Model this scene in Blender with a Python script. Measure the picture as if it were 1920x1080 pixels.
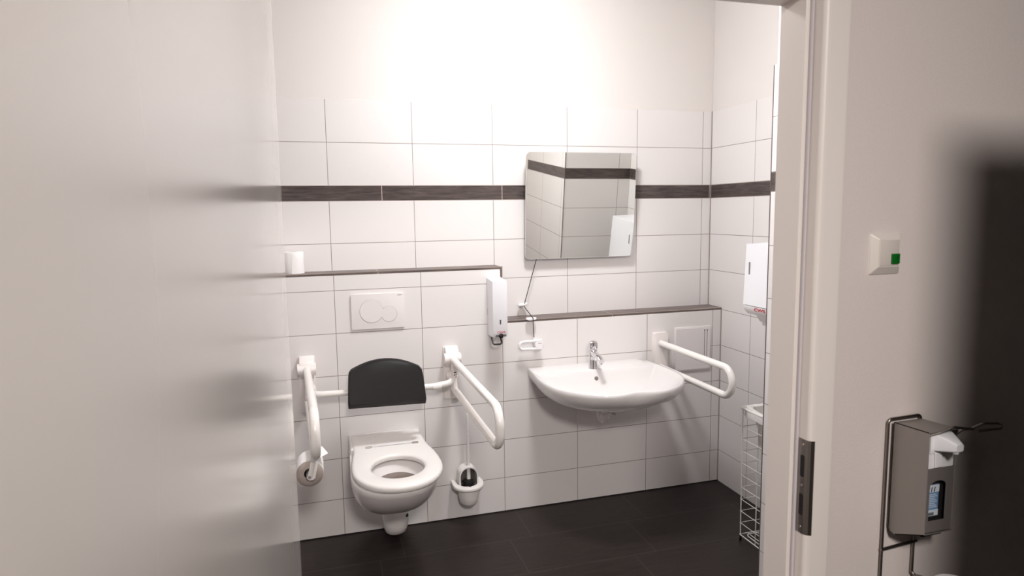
import bpy, bmesh, math, random
from mathutils import Vector, Matrix
random.seed(7)
S = bpy.context.scene
for o in list(bpy.data.objects): bpy.data.objects.remove(o)
COL = S.collection
PI = math.pi

# ---------------------------------------------------------------- camera
F, YAW, PIT, ROL, CH = 1229.75, 16.3884, 6.6266, -0.7869, 1.5295
y_, p_, r_ = map(math.radians, (YAW, PIT, ROL))
fw = Vector((math.sin(y_)*math.cos(p_), math.cos(y_)*math.cos(p_), -math.sin(p_)))
rt = Vector((math.cos(y_), -math.sin(y_), 0)); up = rt.cross(fw)
rt2 = rt*math.cos(r_) + up*math.sin(r_); up2 = -rt*math.sin(r_) + up*math.cos(r_)
cd = bpy.data.cameras.new('camera'); cam = bpy.data.objects.new('camera', cd); COL.objects.link(cam)
m = Matrix((rt2, up2, -fw)).transposed().to_4x4(); m.translation = (0, 0, CH)
cam.matrix_world = m
cd.sensor_width = 36; cd.lens = F/1920*36; cd.clip_start = 0.005
cd.dof.use_dof = True; cd.dof.focus_distance = 2.9; cd.dof.aperture_fstop = 5.0
S.camera = cam

# ---------------------------------------------------------------- light
S.view_settings.view_transform = 'Standard'; S.view_settings.look = 'None'
S.view_settings.exposure = 0.0; S.view_settings.gamma = 1; S.view_settings.use_curve_mapping = False
w = bpy.data.worlds.new('world'); S.world = w; w.use_nodes = True
w.node_tree.nodes['Background'].inputs[0].default_value = (1, .93, .9, 1)
w.node_tree.nodes['Background'].inputs[1].default_value = 0.003
ROOM_LAMP = (.85, 2.30, 2.61); ROOM_L = 134      # opal glass dome light, its radiance
CORR_LAMP = (.17, -.9, 2.42); CORR_W = 66
def area(name, loc, size, watts, col, rot=(0, 0, 0)):
    l = bpy.data.lights.new(name, 'AREA'); l.shape = 'DISK'; l.size = size; l.energy = watts; l.color = col
    o = bpy.data.objects.new(name, l); o.location = loc; o.rotation_euler = rot; COL.objects.link(o); return o
area('corridor_lamp_light', CORR_LAMP, .42, CORR_W, (1, .94, .90), (math.radians(22), 0, math.radians(-12)))

# ---------------------------------------------------------------- geometry constants
D = 3.2306; DF = 3.1036; XC = 2.1134; XP = 1.626; YP = 2.096
XLW = -.85; CEIL = 2.72; YF = 1.276; YW = 1.185
SHL = 1.262; SHR = 0.992; XS = .8604

# ---------------------------------------------------------------- helpers
def srgb(r, g, b):
    f = lambda c: (c/255/12.92) if c/255 <= .04045 else ((c/255+.055)/1.055)**2.4
    return (f(r), f(g), f(b), 1)
def mat(name, col, rough=.5, metal=0, spec=.5, coat=0, trans=0, emis=0, sss=0, alpha=1, bump=None, ior=1.5):
    m = bpy.data.materials.new(name); m.use_nodes = True; nt = m.node_tree; b = nt.nodes['Principled BSDF']
    b.inputs['Base Color'].default_value = col; b.inputs['Roughness'].default_value = rough
    b.inputs['Metallic'].default_value = metal; b.inputs['Specular IOR Level'].default_value = spec
    b.inputs['Coat Weight'].default_value = coat; b.inputs['Coat Roughness'].default_value = .05
    b.inputs['Transmission Weight'].default_value = trans; b.inputs['Alpha'].default_value = alpha
    b.inputs['IOR'].default_value = ior
    if emis: b.inputs['Emission Color'].default_value = col; b.inputs['Emission Strength'].default_value = emis
    if sss: b.inputs['Subsurface Weight'].default_value = sss
    # faint colour wear + optional relief so no surface is perfectly uniform
    n = nt.nodes.new('ShaderNodeTexNoise'); tc = nt.nodes.new('ShaderNodeNewGeometry')
    nt.links.new(tc.outputs['Position'], n.inputs['Vector'])
    if bump:
        n.inputs['Scale'].default_value = bump[0]; n.inputs['Detail'].default_value = 5
        bp = nt.nodes.new('ShaderNodeBump'); bp.inputs['Strength'].default_value = bump[1]; bp.inputs['Distance'].default_value = bump[2]
        nt.links.new(n.outputs['Fac'], bp.inputs['Height']); nt.links.new(bp.outputs['Normal'], b.inputs['Normal'])
    else:
        n.inputs['Scale'].default_value = 14
        mr = nt.nodes.new('ShaderNodeMapRange'); mr.inputs['To Min'].default_value = max(0, rough-.02); mr.inputs['To Max'].default_value = min(1, rough+.03)
        nt.links.new(n.outputs['Fac'], mr.inputs['Value']); nt.links.new(mr.outputs['Result'], b.inputs['Roughness'])
    return m
class NT:
    def __init__(s, m): s.t = m.node_tree
    def n(s, k, **kw):
        x = s.t.nodes.new(k)
        for a, v in kw.items(): setattr(x, a, v)
        return x
    def set(s, sock, v):
        if isinstance(v, bpy.types.NodeSocket): s.t.links.new(v, sock)
        else: sock.default_value = v
    def m(s, op, a, b=0.0, c=None):
        x = s.n('ShaderNodeMath', operation=op); s.set(x.inputs[0], a); s.set(x.inputs[1], b)
        if c is not None: s.set(x.inputs[2], c)
        return x.outputs[0]
    def mix(s, f, a, b):
        x = s.n('ShaderNodeMix', data_type='RGBA'); s.set(x.inputs['Factor'], f); s.set(x.inputs['A'], a); s.set(x.inputs['B'], b)
        return x.outputs['Result']
    def dist(s, v, off, pitch):          # distance to the nearest line of a regular grid
        t = s.m('DIVIDE', s.m('SUBTRACT', v, off), pitch)
        fr = s.m('FRACT', s.m('ADD', t, 100.5))
        return s.m('MULTIPLY', s.m('ABSOLUTE', s.m('SUBTRACT', fr, .5)), pitch)
def slate_color(N, pos, sc, dark, light):
    mp = N.n('ShaderNodeMapping'); N.t.links.new(pos, mp.inputs['Vector']); mp.inputs['Scale'].default_value = sc
    nz = N.n('ShaderNodeTexNoise'); N.t.links.new(mp.outputs[0], nz.inputs['Vector']); nz.inputs['Scale'].default_value = 1; nz.inputs['Detail'].default_value = 7; nz.inputs['Roughness'].default_value = .65
    cr = N.n('ShaderNodeValToRGB'); cr.color_ramp.elements[0].position = .36; cr.color_ramp.elements[1].position = .68
    cr.color_ramp.elements[0].color = dark; cr.color_ramp.elements[1].color = light
    N.t.links.new(nz.outputs['Fac'], cr.inputs['Fac']); return cr.outputs['Color'], nz.outputs['Fac']
TILE = srgb(229, 225, 223); GROUT = srgb(150, 136, 130)
DK, LK = srgb(58, 50, 48), srgb(98, 88, 84)
def tile_mat(name, axis, off, soff=None, lower_only=False):
    m = bpy.data.materials.new(name); m.use_nodes = True; N = NT(m); b = m.node_tree.nodes['Principled BSDF']
    g = N.n('ShaderNodeNewGeometry'); sx = N.n('ShaderNodeSeparateXYZ'); N.t.links.new(g.outputs['Position'], sx.inputs[0])
    u = sx.outputs[axis]; z = sx.outputs['Z']
    du = N.dist(u, off, .4)
    if lower_only: dz = N.dist(z, -.02, .2); stripe = 0.0
    else:
        a = N.m('LESS_THAN', z, 1.08); c = N.m('GREATER_THAN', z, 1.627)
        # row offset: -.02 below 1.08 m, 1.5906 between, 1.6633 above the border
        o = N.m('ADD', N.m('ADD', 1.5906, N.m('MULTIPLY', a, -1.6106)), N.m('MULTIPLY', c, .0727))
        dz = N.dist(z, o, .2)
        stripe = N.m('MULTIPLY', N.m('GREATER_THAN', z, 1.5906), N.m('LESS_THAN', z, 1.6633))
        if soff is not None:
            dus = N.dist(u, soff, .6)
        else: dus = 1.0
        du = N.m('ADD', N.m('MULTIPLY', du, N.m('SUBTRACT', 1, stripe)), N.m('MULTIPLY', dus, stripe))
    dd = N.m('MINIMUM', du, dz)
    mr = N.n('ShaderNodeMapRange'); N.set(mr.inputs['Value'], dd); mr.inputs['From Min'].default_value = .0011; mr.inputs['From Max'].default_value = .0017
    mr.inputs['To Min'].default_value = 1; mr.inputs['To Max'].default_value = 0; grout = mr.outputs[0]
    sc = {'X': (9, 9, 110), 'Y': (9, 9, 110)}[axis]
    sl, nf = slate_color(N, g.outputs['Position'], sc, DK, LK)
    nz = N.n('ShaderNodeTexNoise'); N.t.links.new(g.outputs['Position'], nz.inputs['Vector']); nz.inputs['Scale'].default_value = 3
    tl = N.mix(N.m('MULTIPLY', nz.outputs['Fac'], .25), TILE, srgb(223, 218, 216))
    col = N.mix(stripe, tl, sl)
    gc = N.mix(stripe, GROUT, srgb(205, 190, 182))
    col = N.mix(grout, col, gc)
    N.set(b.inputs['Base Color'], col)
    N.set(b.inputs['Roughness'], N.m('ADD', .33, N.m('MULTIPLY', grout, .5)))
    b.inputs['Specular IOR Level'].default_value = .4
    bp = N.n('ShaderNodeBump'); bp.inputs['Strength'].default_value = .5; bp.inputs['Distance'].default_value = .002
    N.set(bp.inputs['Height'], N.m('SUBTRACT', 1, grout)); N.t.links.new(bp.outputs['Normal'], b.inputs['Normal'])
    return m
def plain_slate(name, joints_axis='X', off=0, pitch=.6):
    m = bpy.data.materials.new(name); m.use_nodes = True; N = NT(m); b = m.node_tree.nodes['Principled BSDF']
    g = N.n('ShaderNodeNewGeometry'); sx = N.n('ShaderNodeSeparateXYZ'); N.t.links.new(g.outputs['Position'], sx.inputs[0])
    sl, nf = slate_color(N, g.outputs['Position'], (9, 90, 90), srgb(84, 73, 70), srgb(128, 115, 110))
    du = N.dist(sx.outputs[joints_axis], off, pitch); gr = N.m('LESS_THAN', du, .0015)
    N.set(b.inputs['Base Color'], N.mix(gr, sl, srgb(205, 192, 185))); b.inputs['Roughness'].default_value = .45
    return m
def floor_mat():
    m = bpy.data.materials.new('floor_tile'); m.use_nodes = True; N = NT(m); b = m.node_tree.nodes['Principled BSDF']
    g = N.n('ShaderNodeNewGeometry'); sx = N.n('ShaderNodeSeparateXYZ'); N.t.links.new(g.outputs['Position'], sx.inputs[0])
    sl, nf = slate_color(N, g.outputs['Position'], (5, 85, 10), srgb(30, 23, 21), srgb(52, 43, 40))
    y = N.m('DIVIDE', N.m('SUBTRACT', 3.11, sx.outputs['Y']), .3); row = N.m('FLOOR', y)
    off = N.m('SUBTRACT', .31, N.m('MULTIPLY', row, .11))
    du = N.dist(sx.outputs['X'], off, .6); dy = N.dist(sx.outputs['Y'], 3.11, .3)
    gr = N.m('LESS_THAN', N.m('MINIMUM', du, dy), .0011)
    N.set(b.inputs['Base Color'], N.mix(gr, sl, srgb(78, 68, 65)))
    N.set(b.inputs['Roughness'], N.m('ADD', .34, N.m('MULTIPLY', nf, .2)))
    b.inputs['Specular IOR Level'].default_value = .3
    bp = N.n('ShaderNodeBump'); bp.inputs['Strength'].default_value = .25; bp.inputs['Distance'].default_value = .001
    N.set(bp.inputs['Height'], nf); N.t.links.new(bp.outputs['Normal'], b.inputs['Normal'])
    return m
def plaster_mat(name, col, sc=260, st=.3, d=.002):
    m = bpy.data.materials.new(name); m.use_nodes = True; N = NT(m); b = m.node_tree.nodes['Principled BSDF']
    g = N.n('ShaderNodeNewGeometry')
    n1 = N.n('ShaderNodeTexNoise'); N.t.links.new(g.outputs['Position'], n1.inputs['Vector']); n1.inputs['Scale'].default_value = sc; n1.inputs['Detail'].default_value = 3
    n2 = N.n('ShaderNodeTexNoise'); N.t.links.new(g.outputs['Position'], n2.inputs['Vector']); n2.inputs['Scale'].default_value = 2.5
    c = N.mix(N.m('MULTIPLY', n2.outputs['Fac'], .3), col, tuple(x*.94 for x in col[:3])+(1,))
    N.set(b.inputs['Base Color'], c); b.inputs['Roughness'].default_value = .9; b.inputs['Specular IOR Level'].default_value = .2
    bp = N.n('ShaderNodeBump'); bp.inputs['Strength'].default_value = st; bp.inputs['Distance'].default_value = d
    N.t.links.new(n1.outputs['Fac'], bp.inputs['Height']); N.t.links.new(bp.outputs['Normal'], b.inputs['Normal'])
    return m
M = dict(
    plaster=plaster_mat('white_plaster', srgb(228, 223, 219), 200, .06, .001),
    rough_plaster=plaster_mat('rough_plaster', srgb(222, 211, 206), 320, .45, .0015),
    ceiling=mat('ceiling_paint', srgb(190, 178, 172), .9),
    door=mat('door_laminate', srgb(243, 235, 229), .27, spec=.8),
    door_edge=mat('door_edge_band', srgb(225, 218, 214), .35),
    frame=mat('frame_lacquer', srgb(232, 223, 216), .42, spec=.45),
    seal=mat('grey_rubber_seal', srgb(198, 190, 192), .6),
    ceramic=mat('white_ceramic', srgb(234, 229, 227), .2, spec=.5, coat=.15),
    basin=mat('basin_ceramic', srgb(222, 219, 218), .18, spec=.5, coat=.2),
    seat=mat('white_duroplast', srgb(236, 232, 229), .3, spec=.4),
    plastic=mat('white_plastic', srgb(238, 235, 236), .3),
    cool_plastic=mat('bright_white_plastic', srgb(243, 243, 247), .28),
    plate=mat('white_flush_plate', srgb(232, 226, 225), .22),
    tube=mat('white_coated_tube', srgb(240, 236, 232), .22, coat=.3),
    tubeplate=mat('white_nylon_plate', srgb(238, 231, 228), .35),
    foam=mat('black_foam', srgb(19, 15, 16), .5, spec=.22, bump=(900, .15, .0006)),
    chrome=mat('chrome', (.82, .82, .84, 1), .06, 1),
    steel=mat('brushed_steel', srgb(150, 142, 136), .32, 1),
    trim=mat('steel_edge_trim', srgb(196, 184, 176), .3, .9),
    darktrim=mat('dark_edge_trim', srgb(104, 92, 88), .45, .2),
    silicone=mat('grey_silicone', srgb(160, 147, 141), .6),
    wire=mat('white_coated_wire', srgb(238, 234, 230), .35),
    black=mat('black_plastic', srgb(16, 15, 16), .4),
    bristle=mat('black_bristle', srgb(12, 11, 12), .8),
    paper=mat('tissue_paper', srgb(238, 236, 235), .95, spec=.1, bump=(300, .2, .001)),
    kraft=mat('roll_end_paper', srgb(172, 160, 154), .95, spec=.1, bump=(500, .3, .001)),
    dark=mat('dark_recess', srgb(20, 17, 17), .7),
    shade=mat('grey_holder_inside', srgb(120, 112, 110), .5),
    water=mat('bowl_water', srgb(112, 98, 90), .08, spec=.6),
    red=mat('red_print', srgb(190, 22, 34), .5),
    ink=mat('dark_print', srgb(70, 64, 64), .5),
    greyprint=mat('grey_print', srgb(140, 132, 132), .5),
    green=mat('green_plastic', srgb(6, 98, 24), .35),
    greenst=mat('green_sticker', srgb(18, 48, 24), .5),
    mirror=mat('mirror_silver', (.86, .87, .84, 1), 0.0, 1),
    mirrorback=mat('mirror_backing', srgb(200, 200, 198), .4),
    alu=mat('anodised_aluminium', srgb(150, 143, 138), .45, .35),
    dispw=mat('dispenser_grey_front', srgb(138, 130, 126), .42, .4),
    bag=mat('thin_white_bag', srgb(232, 228, 225), .45, spec=.4, trans=.0, alpha=.93),
    label=mat('blue_label', srgb(112, 146, 186), .4),
    labelw=mat('white_label', srgb(214, 222, 230), .4),
    blocker=mat('blocker_grey', srgb(70, 64, 62), .5),
    lampw=mat('lamp_globe', (.975, .985, 1, 1), .5, emis=ROOM_L),
    clampw=mat('corridor_diffuser', (1, .93, .89, 1), .5, emis=5),
    cream=mat('cream_switch_plastic', srgb(226, 217, 209), .32),
    creamk=mat('cream_switch_key', srgb(212, 202, 194), .35),
)
for l in list(M['door'].node_tree.links):
    if l.to_socket.name == 'Roughness': M['door'].node_tree.links.remove(l)
_N = NT(M['door']); _g = _N.n('ShaderNodeNewGeometry'); _d = _N.n('ShaderNodeVectorMath', operation='DOT_PRODUCT')
_N.t.links.new(_g.outputs['Incoming'], _d.inputs[0]); _N.t.links.new(_g.outputs['Normal'], _d.inputs[1])
# satin lacquer: micro-roughness counts for less towards grazing angles
_r = _N.m('ADD', .04, _N.m('MULTIPLY', _N.m('SUBTRACT', 1, _N.m('EXPONENT', _N.m('MULTIPLY', _N.m('ABSOLUTE', _d.outputs['Value']), -3.6))), .46))
_N.set(M['door'].node_tree.nodes['Principled BSDF'].inputs['Roughness'], _r)
M['mirror'].node_tree.nodes['Principled BSDF'].inputs['Roughness'].default_value = 0
for l in list(M['mirror'].node_tree.links):
    if l.to_socket.name == 'Roughness': M['mirror'].node_tree.links.remove(l)
BACK = tile_mat('tile_back', 'X', .0577, .3045)
LOW = tile_mat('tile_prewall', 'X', .0604, lower_only=True)
SIDE = tile_mat('tile_side', 'Y', 2.848)
PIERT = tile_mat('tile_pier', 'X', 2.026)
LEDGE = plain_slate('slate_ledge', 'X', .262, 1.195)

class MB:
    def __init__(s): s.bm = bmesh.new(); s.mi = 0
    def _n(s, before, beveled=None):
        pass
    def box(s, a, b, bev=0, seg=2, only=None):
        x0, y0, z0 = a; x1, y1, z1 = b
        vs = [s.bm.verts.new(p) for p in ((x0,y0,z0),(x1,y0,z0),(x1,y1,z0),(x0,y1,z0),(x0,y0,z1),(x1,y0,z1),(x1,y1,z1),(x0,y1,z1))]
        fs = [s.bm.faces.new([vs[i] for i in f]) for f in ((0,3,2,1),(4,5,6,7),(0,1,5,4),(1,2,6,5),(2,3,7,6),(3,0,4,7))]
        for f in fs: f.material_index = s.mi
        if bev:
            es = set(e for f in fs for e in f.edges)
            if only: es = {e for e in es if only(e)}
            bmesh.ops.bevel(s.bm, geom=list(es), offset=bev, segments=seg, profile=.5, affect='EDGES')
        return s
    def loft(s, rings, cap0=True, cap1=True, closed=True):
        R = [[s.bm.verts.new(p) for p in r] for r in rings]
        n = len(R[0])
        for i in range(len(R)-1):
            for j in range(n if closed else n-1):
                k = (j+1) % n
                f = s.bm.faces.new((R[i][j], R[i][k], R[i+1][k], R[i+1][j])); f.material_index = s.mi; f.smooth = True
        if cap0: f = s.bm.faces.new(R[0][::-1]); f.material_index = s.mi
        if cap1: f = s.bm.faces.new(R[-1]); f.material_index = s.mi
        return s
    def cyl(s, p0, p1, r0, r1=None, n=24, cap=True):
        r1 = r0 if r1 is None else r1
        p0, p1 = Vector(p0), Vector(p1); d = (p1-p0).normalized()
        a = d.orthogonal().normalized(); b = d.cross(a)
        ring = lambda c, r: [c + (a*math.cos(2*PI*i/n) + b*math.sin(2*PI*i/n))*r for i in range(n)]
        return s.loft([ring(p0, r0), ring(p1, r1)], cap, cap)
    def lathe(s, c, axis, prof, n=32, cap0=True, cap1=True):   # prof: (along, radius)
        c = Vector(c); d = Vector(axis).normalized(); a = d.orthogonal().normalized(); b = d.cross(a)
        return s.loft([[c + d*t + (a*math.cos(2*PI*i/n) + b*math.sin(2*PI*i/n))*r for i in range(n)] for t, r in prof], cap0, cap1)
    def tube(s, pts, r, fil=0, n=14, closed=False, cap=True, fs=7):
        P = [Vector(p) for p in pts]; path = []
        N_ = len(P)
        for i, p in enumerate(P):
            if fil and (closed or 0 < i < N_-1):
                a = P[(i-1) % N_]; c = P[(i+1) % N_]
                u = (a-p); v = (c-p); ang = u.angle(v)
                if ang > PI-.02: path.append(p); continue
                t = min(fil/math.tan(ang/2), u.length*.499, v.length*.499)
                q0 = p + u.normalized()*t; q2 = p + v.normalized()*t; rr = t*math.tan(ang/2)
                bis = (u.normalized()+v.normalized()).normalized(); ctr = p + bis*(rr/math.sin(ang/2))
                e0 = q0-ctr; e2 = q2-ctr; tot = e0.angle(e2)
                ax = e0.cross(e2).normalized()
                for k in range(fs+1): path.append(ctr + Matrix.Rotation(tot*k/fs, 3, ax) @ e0)
            else: path.append(p)
        clean = [path[0]]
        for p in path[1:]:
            if (p-clean[-1]).length > 1e-5: clean.append(p)
        if closed and (clean[0]-clean[-1]).length < 1e-5: clean.pop()
        path = clean; L = len(path)
        T = []
        for i in range(L):
            a = path[(i-1) % L] if closed or i > 0 else path[i]; c = path[(i+1) % L] if closed or i < L-1 else path[i]
            T.append((c-a).normalized())
        nrm = T[0].orthogonal().normalized(); rings = []
        for i in range(L):
            if i: nrm = (T[i-1].rotation_difference(T[i]) @ nrm).normalized()
            b = T[i].cross(nrm)
            rings.append([path[i] + (nrm*math.cos(2*PI*k/n) + b*math.sin(2*PI*k/n))*r for k in range(n)])
        if closed:
            rings.append(rings[0]); 
            s.loft(rings, False, False); bmesh.ops.remove_doubles(s.bm, verts=s.bm.verts, dist=1e-6)
        else: s.loft(rings, cap, cap)
        return s
    def prism(s, poly, vec, bev=0, seg=2):   # poly: list of 3D points, extruded by vec
        v = Vector(vec); a = [s.bm.verts.new(p) for p in poly]; b = [s.bm.verts.new(Vector(p)+v) for p in poly]
        fs = [s.bm.faces.new(a[::-1]), s.bm.faces.new(b)]
        n = len(a)
        for i in range(n): fs.append(s.bm.faces.new((a[i], a[(i+1) % n], b[(i+1) % n], b[i])))
        for f in fs: f.material_index = s.mi
        if bev:
            es = set(fs[0].edges) | set(fs[1].edges)
            bmesh.ops.bevel(s.bm, geom=list(es), offset=bev, segments=seg, profile=.5, affect='EDGES')
        return s
    def build(s, name, m, parent=None, smooth=None, sub=0):
        bmesh.ops.recalc_face_normals(s.bm, faces=s.bm.faces)
        me = bpy.data.meshes.new(name); s.bm.to_mesh(me); s.bm.free()
        for x in (m if isinstance(m, (list, tuple)) else [m]): me.materials.append(M[x] if isinstance(x, str) else x)
        o = bpy.data.objects.new(name, me); COL.objects.link(o)
        if smooth is not None:
            for p in me.polygons: p.use_smooth = True
            me.set_sharp_from_angle(angle=math.radians(smooth))
        if sub:
            md = o.modifiers.new('sub', 'SUBSURF'); md.levels = sub; md.render_levels = sub
        if parent is not None: attach(o, parent)
        return o
def wloc(o):
    v = Vector(o.location)
    return v if o.parent is None else v*0 + WL[o.name]
WL = {}
def attach(o, parent):
    o.parent = parent
    pl = WL.get(parent.name, Vector(parent.location)); WL[o.name] = Vector((0, 0, 0))
    o.matrix_parent_inverse = Matrix.Translation(-pl)
def thing(name, loc, label, cat, group=None):
    o = bpy.data.objects.new(name, None); o.empty_display_size = .05; o.location = loc; COL.objects.link(o)
    WL[o.name] = Vector(loc); return tag(o, label, cat, group)
def tag(o, label, cat, group=None):
    o['label'] = label; o['category'] = cat; o['kind'] = 'thing'
    if group: o['group'] = group
    return o
def struct(o, label=None):
    o['kind'] = 'structure'
    if label: o['label'] = label
    return o
def text(name, s, size, loc, rot, m, parent, depth=.0006, sx=1.0):
    c = bpy.data.curves.new(name, 'FONT'); c.body = s; c.size = size; c.extrude = depth; c.align_x = 'CENTER'; c.align_y = 'CENTER'; c.offset = size*.012
    t = bpy.data.objects.new(name+'_tmp', c); COL.objects.link(t)
    dg = bpy.context.evaluated_depsgraph_get(); me = bpy.data.meshes.new_from_object(t.evaluated_get(dg)); bpy.data.objects.remove(t)
    me.name = name; me.materials.clear(); me.materials.append(M[m])
    X = Matrix.Translation(loc) @ rot.to_4x4() @ Matrix.Diagonal((sx, 1, 1, 1)); me.transform(X)
    o = bpy.data.objects.new(name, me); COL.objects.link(o); attach(o, parent); return o
FACE_Y = Matrix(((1, 0, 0), (0, 0, -1), (0, 1, 0)))     # text facing -Y (towards the camera)
FACE_X = Matrix(((0, 0, -1), (-1, 0, 0), (0, 1, 0)))    # text facing -X
def rrect(cx, cz, w, h, r, y, n=5):                     # rounded rectangle in the XZ plane
    pts = []
    for sx, sz, a0 in ((1, 1, 0), (-1, 1, 90), (-1, -1, 180), (1, -1, 270)):
        for k in range(n+1):
            a = math.radians(a0+90*k/n); pts.append((cx+sx*(w/2-r)+r*math.cos(a), y, cz+sz*(h/2-r)+r*math.sin(a)))
    return pts
def rrx(cy, cz, w, h, r, x, n=5): return [(x, p[0], p[2]) for p in rrect(cy, cz, w, h, r, 0, n)]

# ================================================================ STRUCTURE
b = MB(); b.box((-3.2, -2.2, -.06), (4, YF, 0)); b.box((XLW-.1, YF, -.06), (XC+.1, D+.12, 0))
struct(b.build('floor', floor_mat()))
b = MB(); b.box((XLW-.1, YF, CEIL), (XC+.1, D+.12, CEIL+.06)); struct(b.build('ceiling', 'ceiling'))
# back wall: plaster with a slightly thicker tiled zone up to 2.063 m
b = MB(); b.box((XLW-.1, D+.009, 0), (XC+.1, D+.12, CEIL)); b.mi = 1; b.box((XLW, D, 0), (XC, D+.012, 2.063), .003, 2)
struct(b.build('wall_back', ['plaster', BACK]))
b = MB(); b.box((XC+.008, YP, 0), (XC+.1, D+.008, CEIL)); b.mi = 1; b.box((XC, YP, 0), (XC+.01, D, 2.063), .0015, 2)
struct(b.build('wall_right', ['plaster', SIDE]))
b = MB(); b.box((XLW-.1, YF, 0), (XLW-.008, D+.008, CEIL)); b.mi = 1; b.box((XLW-.01, YF, 0), (XLW, D, 2.063))
struct(b.build('wall_left', ['plaster', SIDE]))
# projecting pier between doorway and niche
b = MB(); b.box((XP+.008, YF, 0), (XC+.1, YP-.008, CEIL)); b.mi = 1
b.box((XP, YF, 0), (XP+.01, YP, 2.048), .001, 1); b.mi = 2; b.box((XP+.004, YP-.01, 0), (XC, YP-.0005, 2.048))
struct(b.build('wall_pier', ['plaster', SIDE, PIERT]))
b = MB(); b.box((XP-.0012, YP-.003, 0), (XP+.003, YP+.0018, 2.048), .0006); struct(b.build('trim_1', 'darktrim'), 'grey corner trim on the edge of the tiled pier')
# low installation walls
b = MB(); b.box((XLW, DF, 0), (XS, D, SHL-.012)); b.box((XS, DF, 0), (XC, D, SHR-.012)); struct(b.build('wall_installation', LOW))
b = MB(); b.box((XLW, DF-.001, SHL-.012), (XS, D, SHL), .0015); struct(b.build('trim_2', LEDGE), 'dark slate tile ledge above the toilet')
b = MB(); b.box((XS, DF-.001, SHR-.012), (XC, D, SHR), .0015); struct(b.build('trim_3', LEDGE), 'dark slate tile ledge above the washbasin')
b = MB()
b.box((XLW, DF-.0032, SHL-.0035), (XS+.002, DF-.0005, SHL+.001)); b.box((XS-.0015, DF-.0032, SHR), (XS+.0035, DF+.01, SHL+.001))
struct(b.build('trim_4', 'trim'), 'steel edge profile of the upper ledge')
b = MB(); b.box((XS, DF-.0032, SHR-.0035), (XC, DF-.0005, SHR+.001)); struct(b.build('trim_5', 'trim'), 'steel edge profile of the lower ledge')
b = MB(); b.box((XS-.008, DF-.0036, SHR), (XS+.0005, DF, SHL-.004)); struct(b.build('trim_6', 'darktrim'), 'dark vertical edge of the upper installation wall')
b = MB(); b.box((XC-.004, D-.004, SHR), (XC, D, 2.063)); struct(b.build('trim_7', 'silicone'))
b = MB(); b.box((XC-.004, DF-.004, 0), (XC, DF, SHR-.012)); struct(b.build('trim_8', 'silicone'))
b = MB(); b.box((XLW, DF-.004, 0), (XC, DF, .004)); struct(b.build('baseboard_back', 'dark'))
# wall with the doorway
XJ = 1.005; XL_ = -.068; ZL = 1.973
b = MB(); b.box((1.04, YW, 0), (4, YF, CEIL)); b.box((-3.2, YW, 0), (XL_-.035, YF, CEIL)); b.box((XL_-.036, YW, ZL+.035), (1.041, YF, CEIL))
struct(b.build('wall_front', 'rough_plaster'))
# steel door frame, jambs and head in one profile
def prof(sgn, x0):      # cross-section in (offset outward, Y)
    p = [(0, YF+.003), (0, 1.200), (.003, 1.197), (.016, 1.197), (.016, 1.168)]
    for k in range(5):
        a = PI/2*k/4; p.append((.016+.012*(1-math.cos(a)), 1.168-.012*math.sin(a)))
    p += [(.073, 1.156)]
    for k in range(4):
        a = PI/2*k/3; p.append((.073+.007*math.sin(a), 1.163-.007*math.cos(a)))
    p += [(.080, YW+.001), (.036, YW+.001), (.036, YF+.003)]
    return p
pf = prof(1, 0)
b = MB()
rings = []
for k in range(4):
    r = []
    for o_, y in pf:
        r.append({0: (XJ+o_, y, 0), 1: (XJ+o_, y, ZL+o_), 2: (XL_-o_, y, ZL+o_), 3: (XL_-o_, y, 0)}[k])
    rings.append(r)
b.loft(rings, True, True)
fr = struct(b.build('trim_9', 'frame', smooth=25), 'cream steel door frame')
b = MB(); b.tube([(XJ+.0105, 1.193, 0), (XJ+.0105, 1.193, ZL+.0105), (XL_-.0105, 1.193, ZL+.0105), (XL_-.0105, 1.193, 0)], .0048, n=8)
b.build('seal', 'seal', fr, smooth=60)
# strike plate in the rebate
b = MB()
zz0, zz1 = .797, 1.016; x = XJ+.016
pl = []
for X, Y in [(x-.0016, 1.1885), (x-.0016, 1.168), (x+.0006, 1.1625), (x+.0045, 1.158), (x+.011, 1.1545)]: pl.append((X, Y))
back = [(X+.002, Y+.0012) for X, Y in pl[::-1]]
b.prism([(X, Y, zz0) for X, Y in pl+back], (0, 0, zz1-zz0))
sp = b.build('strike_plate', 'steel', fr); sp['label'] = 'brushed steel strike plate with two slots'
for zc, h in ((.954, .05), (.864, .05)):
    b = MB(); b.prism(rrx(1.176, zc, .0115, h, .003, x-.0022), (.001, 0, 0)); b.build('latch_slot', 'dark', sp)
for zc in (1.004, .909, .811):
    b = MB(); b.cyl((x-.0028, 1.176, zc), (x-.001, 1.176, zc), .0032, .0036, 12); b.build('screw', 'trim', sp)

# door leaf, opened into the corridor right beside the camera
da, db = -.0375, -.0146
y0, y1 = .055, 1.150
b = MB(); pl = lambda y: da+db*y
b.prism([(pl(y0), y0, .008), (pl(y1), y1, .008), (pl(y1)-.042, y1, .008), (pl(y0)-.042, y0, .008)], (0, 0, 1.995))
for e in [e for e in b.bm.edges]: pass
bmesh.ops.bevel(b.bm, geom=list(b.bm.edges), offset=.002, segments=2, profile=.5, affect='EDGES')
door = struct(b.build('door_1', 'door'), 'cream door leaf standing open into the corridor')
for zc in (.25, 1.75):
    b = MB(); b.cyl((pl(1.15)-.02, 1.156, zc-.05), (pl(1.15)-.02, 1.156, zc+.05), .008); b.build('hinge', 'steel', door)

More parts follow.
